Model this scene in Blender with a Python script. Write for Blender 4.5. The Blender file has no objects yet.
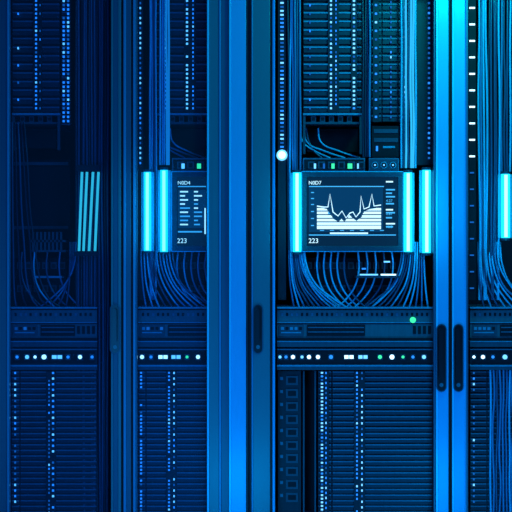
import bpy, math, random
from mathutils import Vector
random.seed(7)
S=0.004; D=8.0; CZ=1.104
def X(px,y=0): return (px-256)*S*(D+y)/D
def Z(py,y=0): return CZ+(256-py)*S*(D+y)/D
scene=bpy.context.scene
scene.view_settings.view_transform='Standard'
scene.view_settings.look='None'
# ---------------- materials
MATS={}
def surf(name,col,rough=0.45,metal=0.0,spec=0.5,noise=0.12,scale=(30,30,4)):
    m=bpy.data.materials.new(name); m.use_nodes=True
    nt=m.node_tree; b=nt.nodes['Principled BSDF']
    tc=nt.nodes.new('ShaderNodeTexCoord'); mp=nt.nodes.new('ShaderNodeMapping'); mp.inputs['Scale'].default_value=scale
    nz=nt.nodes.new('ShaderNodeTexNoise'); nz.inputs['Scale'].default_value=3
    cr=nt.nodes.new('ShaderNodeValToRGB')
    cr.color_ramp.elements[0].position=0.3; cr.color_ramp.elements[1].position=0.7
    cr.color_ramp.elements[0].color=(*[c*(1-noise) for c in col],1)
    cr.color_ramp.elements[1].color=(*[min(1,c*(1+noise)) for c in col],1)
    nt.links.new(tc.outputs['Object'],mp.inputs['Vector']); nt.links.new(mp.outputs['Vector'],nz.inputs['Vector'])
    nt.links.new(nz.outputs['Fac'],cr.inputs['Fac']); nt.links.new(cr.outputs['Color'],b.inputs['Base Color'])
    b.inputs['Roughness'].default_value=rough; b.inputs['Metallic'].default_value=metal
    b.inputs['Specular IOR Level'].default_value=spec
    MATS[name]=m; return m
def emit(name,col,st):
    m=bpy.data.materials.new(name); m.use_nodes=True
    b=m.node_tree.nodes['Principled BSDF']
    b.inputs['Base Color'].default_value=(*[c*0.15 for c in col],1)
    b.inputs['Specular IOR Level'].default_value=0.1
    b.inputs['Emission Color'].default_value=(*col,1); b.inputs['Emission Strength'].default_value=st
    MATS[name]=m; return m
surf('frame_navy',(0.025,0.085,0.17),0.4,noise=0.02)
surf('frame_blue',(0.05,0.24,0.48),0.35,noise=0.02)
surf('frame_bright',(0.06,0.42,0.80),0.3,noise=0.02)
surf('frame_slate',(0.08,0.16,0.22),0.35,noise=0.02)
surf('frame_edge',(0.10,0.65,1.0),0.2,noise=0.02)  # on posts, bevel highlights put into this paler colour
surf('cab_black',(0.003,0.008,0.017),0.6)
surf('chassis_dark',(0.005,0.014,0.03),0.5,spec=0.3)
surf('panel_teal',(0.035,0.10,0.14),0.45)
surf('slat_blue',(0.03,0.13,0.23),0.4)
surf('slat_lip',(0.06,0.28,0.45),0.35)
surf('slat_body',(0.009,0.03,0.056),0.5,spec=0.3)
surf('slat_low',(0.012,0.05,0.09),0.5)
surf('recess',(0.002,0.007,0.015),0.6,spec=0.2)
surf('bezel',(0.015,0.045,0.08),0.35)
surf('halo_plate',(0.15,0.38,0.5),0.4)  # pale backing added behind tubes to catch their glow
surf('handle_black',(0.003,0.006,0.014),0.3)
surf('cable_a',(0.03,0.20,0.42),0.28)
surf('cable_b',(0.015,0.08,0.18),0.3)
surf('cable_c',(0.09,0.48,0.78),0.25)
surf('cable_d',(0.006,0.02,0.05),0.35)
surf('floor_tile',(0.08,0.11,0.16),0.35,scale=(2,2,2))
surf('wall_paint',(0.05,0.08,0.13),0.8,scale=(2,2,2))
surf('ceiling_paint',(0.10,0.14,0.2),0.9,scale=(2,2,2))
emit('led_dim',(0.01,0.15,0.6),0.8)
emit('led_blue',(0.02,0.25,1.0),1.4)
emit('led_bright',(0.15,0.55,1.0),1.7)
emit('led_white',(0.5,0.85,1.0),2.4)
emit('led_green',(0.05,0.95,0.40),1.2)
emit('edge_glow',(0.0,0.22,0.9),0.75)  # emissive bevel highlight for post edges, not a lamp
emit('tube_glow',(0.01,0.58,1.0),1.9)
emit('tube_core',(0.22,0.88,1.0),3.0)
emit('slant_glow',(0.05,0.62,0.80),1.0)
emit('screen_bg',(0.002,0.02,0.055),0.9)
emit('screen_panel',(0.002,0.045,0.13),0.9)
emit('ui_white',(0.55,0.88,1.0),1.4)
emit('ui_blue',(0.06,0.48,0.95),1.0)
emit('cable_glow',(0.01,0.28,0.8),0.75)  # ordinary cables given their own emission
emit('cable_cyan',(0.03,0.50,0.90),1.0)  # same, cyan cable colour with emission
g=bpy.data.materials.new('tinted_glass'); g.use_nodes=True; nt=g.node_tree; nt.nodes.clear()
o=nt.nodes.new('ShaderNodeOutputMaterial'); t=nt.nodes.new('ShaderNodeBsdfTransparent'); t.inputs[0].default_value=(0.7,0.88,0.97,1)
d=nt.nodes.new('ShaderNodeBsdfDiffuse'); d.inputs[0].default_value=(0.10,0.35,0.5,1)
m1=nt.nodes.new('ShaderNodeMixShader'); m1.inputs[0].default_value=0.03  # bit of blue diffuse paints haze over the glass
nt.links.new(t.outputs[0],m1.inputs[1]); nt.links.new(d.outputs[0],m1.inputs[2])
nt.links.new(m1.outputs[0],o.inputs[0])
MATS['tinted_glass']=g
# ---------------- builders
def link(ob,parent=None):
    scene.collection.objects.link(ob)
    if parent: ob.parent=parent
    return ob
def empty(name):
    e=bpy.data.objects.new(name,None); e.empty_display_size=0.1; return link(e)
class MB:
    def __init__(s): s.v=[];s.f=[];s.m=[];s.mats=[]
    def mi(s,m):
        if m not in s.mats: s.mats.append(m)
        return s.mats.index(m)
    def wbox(s,x0,x1,y0,y1,z0,z1,mat):
        if x0>x1:x0,x1=x1,x0
        if z0>z1:z0,z1=z1,z0
        i=len(s.v)
        s.v+=[(x0,y0,z0),(x1,y0,z0),(x1,y1,z0),(x0,y1,z0),(x0,y0,z1),(x1,y0,z1),(x1,y1,z1),(x0,y1,z1)]
        s.f+=[(i,i+1,i+5,i+4),(i+1,i+2,i+6,i+5),(i+2,i+3,i+7,i+6),(i+3,i,i+4,i+7),(i+4,i+5,i+6,i+7),(i+3,i+2,i+1,i)]
        k=s.mi(mat); s.m+=[k]*6
    def box(s,a,b,c,d,y0,y1,mat):
        s.wbox(X(a,y0),X(b,y0),y0,y1,Z(d,y0),Z(c,y0),mat)
    def prism(s,pts,y0,y1,mat):
        i=len(s.v);n=len(pts)
        s.v+=[(p[0],y0,p[1]) for p in pts]+[(p[0],y1,p[1]) for p in pts]
        k=s.mi(mat)
        s.f.append(tuple(range(i,i+n))); s.m.append(k)
        s.f.append(tuple(range(i+2*n-1,i+n-1,-1))); s.m.append(k)
        for j in range(n):
            q=(j+1)%n
            s.f.append((i+q,i+j,i+n+j,i+n+q)); s.m.append(k)
    def stadium(s,cx,ya,yb,r,y0,y1,mat):
        pts=[]
        for j in range(9):
            a=math.pi*j/8; pts.append((X(cx,y0)+r*S*math.cos(a),Z(ya+r,y0)+r*S*math.sin(a)))
        for j in range(9):
            a=math.pi+math.pi*j/8; pts.append((X(cx,y0)+r*S*math.cos(a),Z(yb-r,y0)+r*S*math.sin(a)))
        s.prism(pts,y0,y1,mat)
    def disc(s,cx,cy,r,y0,y1,mat,n=16):
        s.prism([(X(cx,y0)+r*S*math.cos(2*math.pi*j/n),Z(cy,y0)+r*S*math.sin(2*math.pi*j/n)) for j in range(n)],y0,y1,mat)
    def tube(s,p0,p1,r,mat,n=14):
        p0=Vector(p0);p1=Vector(p1);ax=(p1-p0).normalized()
        u=ax.cross(Vector((0,1,0))).normalized();w=ax.cross(u)
        i=len(s.v)
        for p in(p0,p1):
            for j in range(n):
                a=2*math.pi*j/n; q=p+u*r*math.cos(a)+w*r*math.sin(a); s.v.append(tuple(q))
        k=s.mi(mat)
        for j in range(n):
            q=(j+1)%n; s.f.append((i+j,i+q,i+n+q,i+n+j)); s.m.append(k)
        s.f.append(tuple(range(i+n-1,i-1,-1)));s.m.append(k)
        s.f.append(tuple(range(i+n,i+2*n)));s.m.append(k)
    def make(s,name,parent=None,bevel=0):
        me=bpy.data.meshes.new(name); me.from_pydata(s.v,[],s.f)
        for m in s.mats: me.materials.append(MATS[m])
        me.polygons.foreach_set('material_index',s.m); me.update()
        ob=bpy.data.objects.new(name,me); link(ob,parent)
        if bevel:
            b=ob.modifiers.new('bevel','BEVEL'); b.width=bevel; b.segments=2; b.limit_method='ANGLE'
        return ob
def text(s,px,py,size,y,mat,parent,name='label'):
    c=bpy.data.curves.new(name,'FONT'); c.body=s; c.size=size*S*1.35; c.extrude=0.0003
    c.materials.append(MATS[mat]); ob=bpy.data.objects.new(name,c)
    ob.location=(X(px,y),y,Z(py,y)); ob.rotation_euler=(math.pi/2,0,0); return link(ob,parent)
def cables(name,paths,r=0.0045):
    c=bpy.data.curves.new(name,'CURVE'); c.dimensions='3D'; c.bevel_depth=r; c.bevel_resolution=2; c.resolution_u=8
    names=[]
    for pts,mat in paths:
        if mat not in names: names.append(mat); c.materials.append(MATS[mat])
        sp=c.splines.new('BEZIER'); sp.bezier_points.add(len(pts)-1)
        for bp,(px,py,y) in zip(sp.bezier_points,pts):
            bp.co=(X(px,y),y,Z(py,y)); bp.handle_left_type=bp.handle_right_type='AUTO'
        sp.material_index=names.index(mat)
    return link(bpy.data.objects.new(name,c))
# ---------------- room
def room(name,x0,x1,y0,y1,z0,z1,mat):
    m=MB(); m.wbox(x0,x1,y0,y1,z0,z1,mat); return m.make(name)
m=MB()
m.wbox(-6,6,-9,2.5,-0.1,-0.004,'floor_tile')
for i in range(-10,10):
    for j in range(-15,4):
        m.wbox(i*0.6+0.003,i*0.6+0.597,j*0.6+0.003,j*0.6+0.597,-0.004,0,'floor_tile')
m.make('floor')
room('wall_back',-6,6,2.5,2.6,0,3,'wall_paint')
room('ceiling',-6,6,-9,2.6,3,3.1,'ceiling_paint')
# ---------------- cabinets
TOP=-50; DEP=0.95
def cabinet(xl,xr,posts,handles,strips,glass=None):
    e=empty('server_cabinet')
    m=MB()
    m.wbox(X(xl),X(xl)+0.012,0.055,DEP,0,Z(TOP),'frame_navy')
    m.wbox(X(xr)-0.012,X(xr),0.055,DEP,0,Z(TOP),'frame_navy')
    m.wbox(X(xl),X(xr),DEP-0.02,DEP,0,Z(TOP),'cab_black')
    m.wbox(X(xl),X(xr),0.0,DEP,Z(TOP)-0.03,Z(TOP),'frame_navy')
    m.wbox(X(xl),X(xr),0.0,DEP,0,0.06,'frame_navy')
    m.make('carcass',e,0.002)
    m=MB()
    for a,b,y,mat in posts: m.wbox(X(a),X(b),y,0.05,0.062,Z(TOP)-0.032,mat)  # thin bright ridges paint edge highlights into the post colours
    m.make('door_frame',e,0.0015)
    m=MB()
    m.wbox(X(xl)+.014,X(xr)-.014,0.012,0.045,Z(-5)+0.02,Z(TOP)-0.034,'frame_blue')
    m.make('door_top_rail',e,0.002)
    m=MB()
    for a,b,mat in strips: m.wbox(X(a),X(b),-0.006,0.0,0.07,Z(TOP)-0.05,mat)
    if strips: m.make('edge_highlight',e)  # self-lit slivers standing in for edge highlights
    for cx,ya,yb in handles:
        m=MB()
        m.stadium(cx,ya,yb,5.2,-0.008,0.01,'frame_navy')
        m.stadium(cx,ya+1,yb-1,4.2,-0.012,0.01,'handle_black')
        m.stadium(cx-0.4,ya+5,yb-12,2.0,-0.034,-0.024,'handle_black')
        m.disc(cx-0.4,ya+9,1.6,-0.026,-0.01,'handle_black')
        m.disc(cx-0.4,yb-16,1.6,-0.026,-0.01,'handle_black')
        m.disc(cx,yb-7,2.0,-0.015,-0.01,'frame_slate')
        m.make('door_handle',e)
    if glass:
        m=MB(); m.wbox(X(glass[0]),X(glass[1]),0.028,0.034,0.07,Z(TOP)-0.05,'tinted_glass'); m.make('door_glass',e)
    return e
cabinet(-70,123,[(-70,-58,0,'frame_blue'),(-6,7,0.0,'frame_navy'),(7,9,-0.004,'frame_blue'),(111,113,-0.003,'frame_slate'),(113,118,0.002,'frame_navy'),(118,121,0,'frame_slate'),(121,123,0.01,'cab_black')],[(115,304,354)],[],(9,111))
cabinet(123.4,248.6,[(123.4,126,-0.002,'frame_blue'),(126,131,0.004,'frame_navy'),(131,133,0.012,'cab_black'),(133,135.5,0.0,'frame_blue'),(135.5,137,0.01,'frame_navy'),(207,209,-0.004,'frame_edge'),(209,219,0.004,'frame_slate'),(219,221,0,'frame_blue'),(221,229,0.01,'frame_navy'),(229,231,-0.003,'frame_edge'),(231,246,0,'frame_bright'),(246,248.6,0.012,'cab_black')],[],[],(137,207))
cabinet(249.2,450.3,[(249.2,251.5,0.01,'cab_black'),(251.5,253,-0.003,'frame_blue'),(253,270,0,'frame_slate'),(270,272.5,0.006,'cab_black'),(272.5,275,-0.004,'frame_bright'),(434,436,0.012,'frame_navy'),(436,438,-0.003,'frame_edge'),(438,448.5,0,'frame_bright'),(448.5,450.3,0.015,'cab_black')],[(258,304,354),(441.5,324,392)],[(273.8,274.8,'edge_glow')])
cabinet(450.8,660,[(450.8,452.2,0.012,'cab_black'),(452.2,454,-0.003,'frame_edge'),(454,465,0,'frame_bright'),(465,468.5,0.008,'frame_navy'),(640,660,0,'frame_blue')],[(458.5,324,392)],[(465.2,466,'edge_glow')])
# ---------------- devices
def slat_server(name,x0,x1,y0,y1,pitch,ledcols,mat='slat_body',lip='slat_blue',yd=0.15,strips=(),dens=0.85,split=(),lipw=0.17):
    m=MB()
    m.box(x0,x1,y0,y1,yd+0.012,yd+0.5,'chassis_dark')
    edges=[x0]+list(split)+[x1]
    for a,b in zip(edges[:-1],edges[1:]):
        y=y0+0.4
        while y<y1-1:
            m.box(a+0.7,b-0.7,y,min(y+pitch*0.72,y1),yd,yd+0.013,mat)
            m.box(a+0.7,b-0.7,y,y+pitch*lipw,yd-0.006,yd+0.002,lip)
            y+=pitch
    for a,b,mt in strips: m.box(a,b,y0,y1,yd-0.009,yd+0.01,mt)
    for cx,w,st,mt in ledcols:
        y=y0+1
        while y<y1-1.5:
            if random.random()<dens:
                q=mt if random.random()<0.6 else random.choice(['led_dim','led_blue','led_bright'])
                m.box(cx-w/2,cx+w/2,y,y+min(2,st*0.45),yd-0.013,yd,q)
            y+=st
    return m.make(name)
slat_server('blade_server',12,60,-40,112,8.6,[(36,1.8,4.3,'led_blue'),(40,1.0,8.6,'led_dim'),(18,1.2,17.2,'led_blue')],strips=[(33,42,'chassis_dark')])
slat_server('blade_server',61,71,-40,125,4.3,[(63.5,1.8,4.3,'led_blue'),(68,1.8,4.3,'led_blue')],dens=0.95)
slat_server('blade_server',153,232,-40,112,8.6,[(165,1.8,4.3,'led_blue'),(187,2,4.3,'led_bright'),(193,1.4,4.3,'led_blue')],strips=[(162,168,'chassis_dark'),(184,196,'chassis_dark')],dens=0.95)
slat_server('blade_server',303,362,-40,112,8.6,[(331,1.9,4.3,'led_bright'),(336,1.2,4.3,'led_blue'),(354,2.2,4.3,'led_bright'),(310,1.2,8.6,'led_dim')],strips=[(328,339,'chassis_dark'),(351,357,'chassis_dark')],lip='slat_lip',dens=0.95)
slat_server('blade_server',371,411,-40,122,8.6,[(376,2.2,8.6,'led_blue'),(391,1.2,5,'led_dim'),(404,2.0,5,'led_blue')],strips=[(373,379,'chassis_dark')],split=(382,398))
slat_server('blade_server',513,636,-40,112,8.6,[(540,1.6,4.3,'led_blue'),(580,1.6,4.3,'led_blue')],strips=[(537,543,'chassis_dark')])
def tray(x0,x1,y0,y1):
    m=MB()
    m.box(x0,x1,y0,y0+2,0.13,0.6,'slat_lip'); m.box(x0,x1,y0+9,y0+11,0.15,0.6,'slat_low')
    m.box(x0,x0+2.5,y0,y1,0.14,0.16,'slat_low'); m.box(x1-2.5,x1,y0,y1,0.14,0.16,'slat_low')
    k=x0+8
    while k<x1-8:
        m.box(k,k+5,y0+3,y0+9,0.15,0.17,'bezel'); m.box(k+1,k+4,y0+4.5,y0+7.5,0.147,0.16,'recess'); k+=9
    m.box(x0+4,x1-4,y0+16,y1-2,0.3,0.34,'recess')
    m.make('rack_shelf')
tray(12,60,113,150); tray(153,232,113,155); tray(303,362,113,154); tray(513,636,113,154)
m=MB(); m.box(372,400,126,157,0.12,0.3,'recess'); m.box(374,398,129,133,0.115,0.13,'bezel'); m.box(374,398,138,142,0.115,0.13,'bezel'); m.box(376,378,146,151,0.115,0.13,'led_blue'); m.box(383,395,146,148,0.115,0.13,'slat_lip'); m.make('power_module')
def strip_panel(x0,x1,leds):
    m=MB(); m.box(x0,x1,158,171,0.09,0.3,'slat_blue'); m.box(x0+1.2,x1-1.2,159.5,169.8,0.086,0.1,'recess')
    k=x0+5
    while k<x1-5:
        m.box(k,k+7,161.5,168.5,0.082,0.09,'slat_low'); m.box(k+1.5,k+5.5,163,167.5,0.080,0.09,'recess'); k+=10
    for cx,w,mt in leds: m.box(cx-w/2,cx+w/2,163.5,168.5,0.076,0.09,mt)
    m.make('patch_panel')
strip_panel(303,365,[(333,3,'led_green'),(350,4.5,'led_green'),(315,2,'led_bright'),(324,2,'led_dim'),(358,1.5,'led_bright')])
m=MB(); m.box(369,399,158,171,0.09,0.3,'slat_blue'); m.box(370,398,159.5,169.8,0.086,0.1,'bezel')
for cx in(375,384,393): m.disc(cx,165,3.4,0.084,0.092,'slat_lip'); m.disc(cx,165,2.5,0.082,0.09,'recess'); m.disc(cx,165,0.9,0.080,0.09,'led_bright')
m.make('fan_controller')
strip_panel(172,236,[(183,3,'led_bright'),(199,4,'led_green')])
# monitors
def monitor(x0,x1,y0,y1):
    e=empty('rack_monitor'); m=MB(); f=0.062
    m.box(x0,x1,y0,y0+5,f,0.10,'bezel'); m.box(x0,x1,y1-5,y1,f,0.10,'bezel')
    m.box(x0,x0+5,y0+5,y1-5,f,0.10,'bezel'); m.box(x1-5,x1,y0+5,y1-5,f,0.10,'bezel')
    m.box(x0+2,x1-2,y0+2,y1-2,0.10,0.16,'chassis_dark')
    m.make('bezel',e,0.0015)
    m=MB()
    for a,b,c,d_ in((x0-.6,x1+.6,y0-.8,y0),(x0-.6,x1+.6,y1,y1+.8),(x0-.8,x0,y0,y1),(x1,x1+.8,y0,y1)): m.box(a,b,c,d_,f+0.004,0.1,'frame_edge')
    m.make('trim_edge',e)
    m=MB(); m.box(x0+5,x1-5,y0+5,y1-5,f+0.008,0.1,'screen_bg')
    m.make('screen',e); return e
yd=0.066
e=monitor(302,403,172,251)
m=MB()
m.box(309,384,186,187,yd,yd+.004,'ui_blue')
m.box(309,383,188,232,yd+0.002,yd+.004,'screen_panel')
m.box(309,396,234.5,235.5,yd,yd+.004,'ui_blue')
m.box(330,368,232.5,234,yd-.001,yd+.004,'ui_white')
prof=[(317,206),(322,208),(326,209),(329,213),(333,219),(338,222),(341,219),(344,222),(349,215),(352,218),(356,221),(361,217),(364,211),(370,209),(376,208),(380,207)]
def pv(x):
    for (a,b),(c,d_) in zip(prof[:-1],prof[1:]):
        if a<=x<=c: return b+(d_-b)*(x-a)/(c-a)
    return 207
x=317
while x<381:
    for k,ry in enumerate([208,211.6,215.2,218.8,222.4]):
        if ry+2.5>pv(x): m.box(x,x+1.05,max(ry,pv(x)),ry+2.5,yd,yd+.004,'ui_white' if k>1 or (x<328 or x>362) else 'ui_blue')
    x+=1
m.box(317,381,225.6,229,yd,yd+.004,'ui_white')
m.make('chart_area',e)
c=bpy.data.curves.new('chart_line','CURVE'); c.dimensions='3D'; c.bevel_depth=0.0022; c.materials.append(MATS['ui_white'])
ln=[(317,206),(323,207),(328,207),(330,194),(333,212),(338,216),(342,211),(346,218),(350,213),(353,212),(356,217),(360,212),(361,196),(364,209),(369,207),(372,194),(374,206),(381,205)]
sp=c.splines.new('POLY'); sp.points.add(len(ln)-1)
for p,(a,b) in zip(sp.points,ln): p.co=(X(a,yd),yd,Z(b,yd),1)
link(bpy.data.objects.new('chart_line',c),e)
m=MB()
for k,(yy,w,mt) in enumerate([(181,7,'ui_white'),(189,9,'ui_blue'),(192.5,6,'ui_blue'),(196,9,'ui_blue'),(203,8,'ui_blue'),(209,7,'ui_white'),(212,9,'ui_blue'),(217,6,'ui_blue'),(223,9,'ui_white'),(226,7,'ui_blue')]):
    m.box(386,386+w,yy,yy+1.4,yd,yd+.004,mt)
for yy in (192,198,204,211,218,225): m.box(311,314,yy,yy+1,yd,yd+.004,'ui_blue')
for xx in range(320,382,10): m.box(xx,xx+4,230,230.8,yd,yd+.004,'ui_blue')
m.make('screen_readouts',e)
text('N0D7',308.5,184.5,3.8,0.064,'ui_white',e); text('223',308.5,243,5,0.0605,'ui_white',e)
for k,s in enumerate(['4.27','0.81','16.0']): text(s,386,202+k*13,2.8,0.064,'ui_blue',e)
e=monitor(172,240,172,251)
m=MB()
m.box(178,206,186,187,yd,yd+.004,'ui_blue')
m.box(178,206,190,228,yd+.002,yd+.004,'screen_panel')
for k in range(9):
    m.box(180,180+random.choice([5,8,10]),191+k*4.1,192.4+k*4.1,yd-.001,yd+.004,random.choice(['ui_white','ui_blue','ui_blue']))
    m.box(194,194+random.choice([4,6,8]),191+k*4.1,192.4+k*4.1,yd-.001,yd+.004,random.choice(['ui_white','ui_blue','ui_blue']))
m.box(204.4,205.8,208,234,yd-.001,yd+.004,'ui_white')
m.box(178,202,231,232.5,yd,yd+.004,'ui_blue')
m.make('screen_readouts',e)
text('N0D4',177.5,184.5,3.8,0.064,'ui_white',e); text('223',177,243,5,0.0605,'ui_white',e)
def area(name,loc,target,size,power,col,sy=None):
    l=bpy.data.lights.new(name,'AREA'); l.energy=power; l.color=col; l.size=size
    if sy: l.shape='RECTANGLE'; l.size_y=sy
    o=bpy.data.objects.new(name,l); o.location=loc
    o.rotation_euler=(Vector(target)-Vector(loc)).to_track_quat('-Z','Y').to_euler(); link(o); return o
def tube(xc,y0,y1,r,yy=0.03,mat='tube_glow'):
    m=MB()
    m.tube((X(xc,yy),yy,Z(y1,yy)),(X(xc,yy),yy,Z(y0,yy)),r*S,mat)
    m.tube((X(xc,yy),yy-r*S*0.72,Z(y1-1,yy)),(X(xc,yy),yy-r*S*0.72,Z(y0+1,yy)),r*S*0.42,'tube_core')
    for a,b in((y0-2.5,y0),(y1,y1+2.5)):
        m.tube((X(xc,yy),yy,Z(b,yy)),(X(xc,yy),yy,Z(a,yy)),r*S*1.1,'bezel')
    yr=yy+r*S
    m.prism([(X(xc-r-2.6,yy),Z(y1,yy)),(X(xc+r+2.6,yy),Z(y1,yy)),(X(xc+r+2.6,yy),Z(y0,yy)),(X(xc-r-2.6,yy),Z(y0,yy))],yr+0.003,yr+0.008,'halo_plate')  # plate added to catch glow in place of bloom
    m.make('led_light_tube')
for xc,a,b,r in [(147.5,172,251,3.8),(164,170,252,3.9),(297,172.5,252,4.1),(408,172.5,252,4.1),(426.5,170,253,4.2),(505.5,174,238,4.4)]:
    tube(xc,a,b,r,0.062)
# unseen fill lights, added to strengthen the tubes' glow on neighbouring gear
for cx,pw in((156,0.35),(297,0.35),(417,0.45),(505,0.3)):
    area('tube_fill',(X(cx),-0.10,Z(212)),(X(cx),1,Z(212)),0.05,pw,(0.0,0.6,1.0),0.3)
m=MB()
for (a,b) in [(82,79),(87,83.5),(93,89),(98.5,95)]:
    m.tube((X(b,.06),.06,Z(251,.06)),(X(a,.06),.06,Z(172,.06)),0.0052,'slant_glow')
m.box(76,100,165,171,.055,.08,'chassis_dark'); m.box(74,98,252,256,.055,.08,'chassis_dark')
m.make('light_strip_set')
def rack_unit(x0,x1,green=None):
    m=MB()
    m.box(x0,x1,309,338,0.09,0.55,'panel_teal')
    m.box(x0,x1,307,308.6,0.07,0.5,'slat_lip')
    m.box(x0,x1,308.6,310,0.088,0.5,'recess')
    m.box(x0,x1,322,323,0.086,0.1,'slat_lip'); m.box(x0,x1,323,324.2,0.088,0.1,'recess')
    m.box(x0+30,min(x0+88,x1-22),325,336,0.084,0.1,'recess')
    m.box(x0+31,min(x0+87,x1-23),327,328,0.082,0.09,'slat_blue')
    m.box(x0+31,min(x0+87,x1-23),331.5,332.5,0.082,0.09,'slat_blue')
    m.box(x0+2,x0+27,325,336,0.084,0.1,'slat_low')
    for k in range(5): m.box(x0+4+k*4.5,x0+7+k*4.5,327,330,0.081,0.09,random.choice(['slat_lip','led_dim','recess']))
    m.box(x0+4,x0+24,332,333.2,0.081,0.09,'slat_lip')
    k=x0+4
    while k<x1-6:
        m.box(k,k+2.2,313,316,0.086,0.1,random.choice(['recess','slat_blue','recess'])); k+=5
    k=x1-20
    while k<x1-3: m.box(k,k+3,326,334,0.085,0.1,'recess'); k+=5
    if green: m.disc(green,320,3,0.080,0.1,'led_green')
    m.box(x0,x1,338,341,0.08,0.5,'recess')
    m.box(x0,x1,341,342,0.072,0.5,'slat_lip'); m.box(x0,x1,342,347,0.075,0.5,'slat_low')
    m.make('rack_server',bevel=0.0006)
def switch(x0,x1,leds):
    m=MB()
    m.box(x0,x1,348,366,0.085,0.5,'chassis_dark'); m.box(x0,x1,349,350,0.078,0.1,'slat_blue')
    m.box(x0,x1,365,366.5,0.068,0.5,'slat_lip'); m.box(x0,x1,366.5,370,0.07,0.5,'slat_low')
    m.box(x0+2,x1-2,351.5,363,0.082,0.09,'recess')
    for cx,w,mt in leds:
        m.box(cx-w/2-.8,cx+w/2+.8,354.2,360,0.079,0.09,'bezel')
        if w>6:
            m.box(cx-w/2,cx-.5,355.3,358.7,0.077,0.09,mt); m.box(cx+.5,cx+w/2,355.3,358.7,0.077,0.09,mt)
        else: m.disc(cx,357,min(2.4,max(1.3,w/2)),0.077,0.09,mt)
    m.make('network_switch')
rack_unit(10.5,97); rack_unit(138,236); rack_unit(277,433,413); rack_unit(470,637,600)
switch(10.5,97,[(17,3,'led_blue'),(27,4,'led_bright'),(35,3,'led_white'),(44,5,'led_white'),(57,10,'led_bright'),(68,3,'led_blue'),(80,4,'led_white'),(92,3,'led_blue')])
switch(138,236,[(142,4,'led_white'),(151,3,'led_blue'),(163,9,'led_white'),(176,9,'led_bright'),(187,3,'led_green'),(198,4,'led_white')])
switch(277,433,[(280,3,'led_bright'),(286,3,'led_blue'),(293,4,'led_white'),(302,3,'led_bright'),(309,4,'led_white'),(318,4,'led_white'),(331,4,'led_blue'),(349,9,'led_white'),(363,9,'led_bright'),(380,4,'led_green'),(392,5,'led_white'),(403,3,'led_green'),(413,3,'led_blue'),(424,4,'led_bright')])
switch(470,637,[(474,3,'led_white'),(483,4,'led_white'),(493,3,'led_blue'),(505,5,'led_bright'),(520,4,'led_white'),(540,8,'led_white')])
LB=514
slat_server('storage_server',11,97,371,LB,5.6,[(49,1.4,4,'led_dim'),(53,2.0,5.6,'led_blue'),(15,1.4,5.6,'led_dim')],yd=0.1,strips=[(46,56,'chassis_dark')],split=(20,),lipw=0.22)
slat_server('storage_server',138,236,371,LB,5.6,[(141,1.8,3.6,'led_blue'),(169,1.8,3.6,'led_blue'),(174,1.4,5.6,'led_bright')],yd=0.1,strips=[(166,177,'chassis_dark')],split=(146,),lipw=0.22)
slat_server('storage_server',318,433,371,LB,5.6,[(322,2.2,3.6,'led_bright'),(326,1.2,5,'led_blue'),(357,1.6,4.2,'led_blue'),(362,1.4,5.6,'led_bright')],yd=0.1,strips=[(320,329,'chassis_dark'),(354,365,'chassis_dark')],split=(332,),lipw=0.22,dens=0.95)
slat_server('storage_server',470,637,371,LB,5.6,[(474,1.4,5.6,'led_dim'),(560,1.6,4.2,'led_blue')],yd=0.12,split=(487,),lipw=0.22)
m=MB(); m.box(278,301,371,LB,0.11,0.5,'chassis_dark')
y=376
while y<LB-10:
    m.box(286,298,y,y+9,0.1,0.12,'slat_low'); m.box(288,296,y+2,y+7,0.096,0.11,'recess'); m.box(280,283,y+1,y+4,0.1,0.12,'slat_blue'); y+=13
m.make('power_distribution_unit')
m=MB(); m.box(303,316,371,LB,0.2,0.25,'recess'); m.box(303,304.5,371,LB,0.1,0.21,'slat_low'); m.box(314.5,316,371,LB,0.1,0.21,'slat_low'); m.make('cable_channel')
m=MB(); m.box(469,476,-40,300,0.07,0.12,'recess')
for k in range(-2,10): m.box(469.5,475,7+k*16.5,8.6+k*16.5,0.064,0.08,'led_white')
for k in range(10,18): m.box(470,474,7+k*16.5,8.4+k*16.5,0.064,0.08,'led_dim')
m.make('mounting_rail')
m=MB(); m.box(278,286,-40,300,0.115,0.14,'chassis_dark')
y=-38
while y<148: m.box(280.3,283.7,y,y+1.6,0.11,0.12,random.choice(['led_blue','led_bright','led_dim','led_blue'])); y+=4
m.disc(282,155,5.5,0.09,0.12,'led_bright'); m.disc(282,155,3.8,0.086,0.12,'led_white')
m.make('status_light_rail')
m=MB(); m.box(412,433,-40,165,0.15,0.18,'chassis_dark')
y=-38
while y<160: m.box(428,430,y,y+2,0.145,0.16,random.choice(['led_blue','led_dim'])); y+=5
m.make('mounting_rail')
m=MB(); m.box(138,143,-40,300,0.14,0.17,'chassis_dark')
y=-38
while y<165: m.box(139.5,141,y,y+2,0.135,0.15,random.choice(['led_blue','led_dim','led_bright'])); y+=5
m.make('mounting_rail')
def ports(x0,x1,ys):
    m=MB(); m.box(x0,x1,258,305,0.22,0.4,'recess')
    for y in ys:
        k=x0+3
        while k<x1-6: m.box(k,k+6,y,y+7,0.21,0.23,'slat_low'); m.box(k+1.3,k+4.7,y+2,y+6,0.205,0.22,'cab_black'); k+=8.4
    return m
m=ports(303,400,(262,285))
m.box(360,378,274,275.4,0.055,0.07,'led_bright'); m.box(381,396,274,275.4,0.055,0.07,'led_white'); m.box(362,366,268,269.5,0.055,0.07,'led_blue'); m.box(384,390,261,262.5,0.055,0.07,'led_bright'); m.box(356,400,275.8,278,0.058,0.21,'bezel')
m.make('port_block')
m=ports(14,66,(262,285)); m.box(30,66,240,242,0.12,0.23,'slat_low'); m.box(30,66,250,252,0.12,0.23,'slat_low')
k=32
while k<64: m.box(k,k+2,232,250,0.12,0.14,'slat_low'); k+=4
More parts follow.
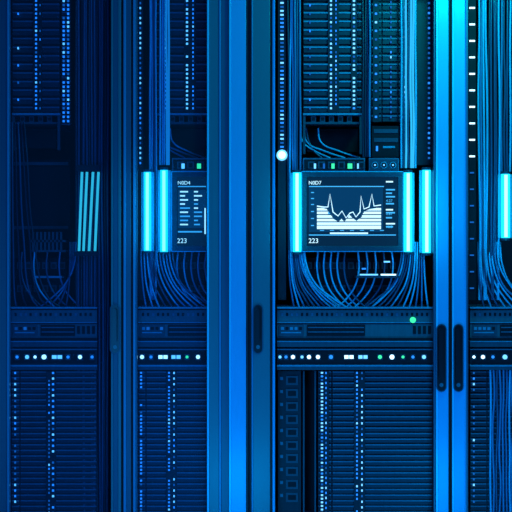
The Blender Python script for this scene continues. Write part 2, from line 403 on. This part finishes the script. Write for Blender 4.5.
m.box(34,62,276,278,0.12,0.22,'slat_lip')
m.make('port_block')
m=ports(170,236,(262,285)); m.make('port_block')
m=MB(); m.box(12,70,160,228,0.3,0.5,'recess'); m.box(14,68,162,165,0.28,0.31,'slat_low'); m.box(14,68,226,229,0.28,0.31,'slat_low'); m.make('blank_panel')
# ---------------- cables
def vert(x0,x1,y0,y1,n,mats,yb=0.085,jit=1.2,segs=5):
    P=[]
    for i in range(n):
        bx=x0+(x1-x0)*(i+0.5)/n; dy=yb+random.uniform(-0.012,0.012)
        P.append(([(bx+random.uniform(-jit,jit),y0+(y1-y0)*k/segs,dy) for k in range(segs+1)],random.choice(mats)))
    return P
B=['cable_a','cable_b','cable_c','cable_d','cable_a','cable_c','cable_d']
Dk=['cable_b','cable_d','cable_b','cable_a','cable_d']
cables('cable_bundle',vert(75,109,-40,512,13,Dk,0.115,0.8),0.0050)
cables('cable_bundle',vert(149,157,-40,300,4,B,0.12,0.6)+vert(159,170,-40,165,5,['cable_glow','cable_c','cable_a'],0.10,0.4),0.004)
cables('cable_bundle',vert(287,301,-40,250,6,B,0.10,0.8),0.0045)
cables('cable_bundle',vert(400,417,-40,168,7,['cable_glow','cable_c','cable_cyan','cable_b'],0.11,0.5),0.0042)
cables('cable_bundle',vert(362,371,-40,157,4,Dk,0.12,0.5),0.0042)
cables('cable_bundle',vert(478,500,-40,300,9,B,0.10,1.0)+vert(500,512,-40,172,4,['cable_c','cable_b','cable_a'],0.12,0.6),0.0046)
cables('cable_bundle',vert(489,530,366,512,13,['cable_a','cable_c','cable_b','cable_glow'],0.085,1.0),0.0044)
def fan(xs,ys,xe0,xe1,n,mats,ye=306):
    P=[]
    for i in range(n):
        t=i/(n-1); sx=xs[0]+(xs[1]-xs[0])*t; ex=xe0+(xe1-xe0)*t
        y0=ys; dy=0.075+0.03*random.random()
        mid=y0+(ye-y0)*(0.55+0.1*random.random())
        P.append(([(sx,y0-8,dy+.02),(sx+(ex-sx)*0.06,y0+15,dy),(sx+(ex-sx)*0.28,mid,dy),(sx+(ex-sx)*0.68,ye-8,dy),(ex,ye+1,dy+.01)],random.choice(mats)))
    return P
F=['cable_a','cable_c','cable_c','cable_b']
def loops(x0,x1,n,dirn):
    P=[]
    for i in range(n):
        t=i/max(1,n-1); a=x0+(x1-x0)*t; dy=0.10+0.03*random.random()
        P.append(([(a,252,dy),(a-1*dirn,268,dy),(a+3*dirn,286,dy),(a+11*dirn,298,dy),(a+20*dirn,307,dy)],random.choice(F)))
    return P
cables('cable_bundle',fan((304,289),250,346,294,11,F)+fan((402,424),250,366,428,11,F)+loops(318,345,5,1)+loops(392,358,5,-1),0.0036)
cables('cable_bundle',fan((172,141),250,212,146,11,F)+loops(178,206,5,1),0.0036)
cables('cable_bundle',fan((24,12),130,60,16,5,Dk,ye=306)+loops(22,60,4,1)+fan((76,70),250,40,66,4,Dk),0.0036)
cables('cable_bundle',fan((500,478),250,540,484,9,F)+loops(520,560,4,1),0.0036)
P=[]
for a,b in((300,330),(304,345),(318,360),(306,322)):
    P.append(([(a,128,0.2),(a+3,142,0.2),((a+b)/2,151,0.2),(b,158,0.2)],random.choice(F)))
for a,b in((158,185),(160,198),(170,205)):
    P.append(([(a,128,0.2),(a+3,142,0.2),((a+b)/2,151,0.2),(b,158,0.2)],random.choice(F)))
cables('cable_bundle',P,0.0036)
# ---------------- lights
area('key_light',(1.3,-3.3,2.7),(0.4,0,1.0),1.2,58,(0.01,0.33,1.0))  # unseen blue key, added to light the cabinets from above
area('key_light',(-0.9,-3.2,0.4),(0.1,0,0.6),1.0,24,(0.01,0.30,1.0))  # unseen low key, added to brighten the lower part
area('post_fill',(X(452)+0.05,-0.7,2.3),(X(450),0,1.8),0.2,8,(0.0,0.9,0.85))  # unseen cyan light added for the gradient on the right posts
area('post_fill',(X(240),-0.9,0.12),(X(245),0,0.55),0.25,4,(0.0,0.38,1.0))  # unseen blue light added to brighten the post bottoms
area('post_fill',(X(455),-0.9,0.12),(X(455),0,0.55),0.25,4,(0.0,0.38,1.0))  # likewise added, for the right post bottoms
w=bpy.data.worlds.new('world'); scene.world=w; w.use_nodes=True
w.node_tree.nodes['Background'].inputs[0].default_value=(0.01,0.12,0.35,1); w.node_tree.nodes['Background'].inputs[1].default_value=0.3
cam=bpy.data.cameras.new('camera'); cam.lens=36*D/(512*S); cam.sensor_width=36; cam.clip_end=50
co=bpy.data.objects.new('camera',cam); co.location=(0,-D,CZ); co.rotation_euler=(math.pi/2,0,0); link(co); scene.camera=co
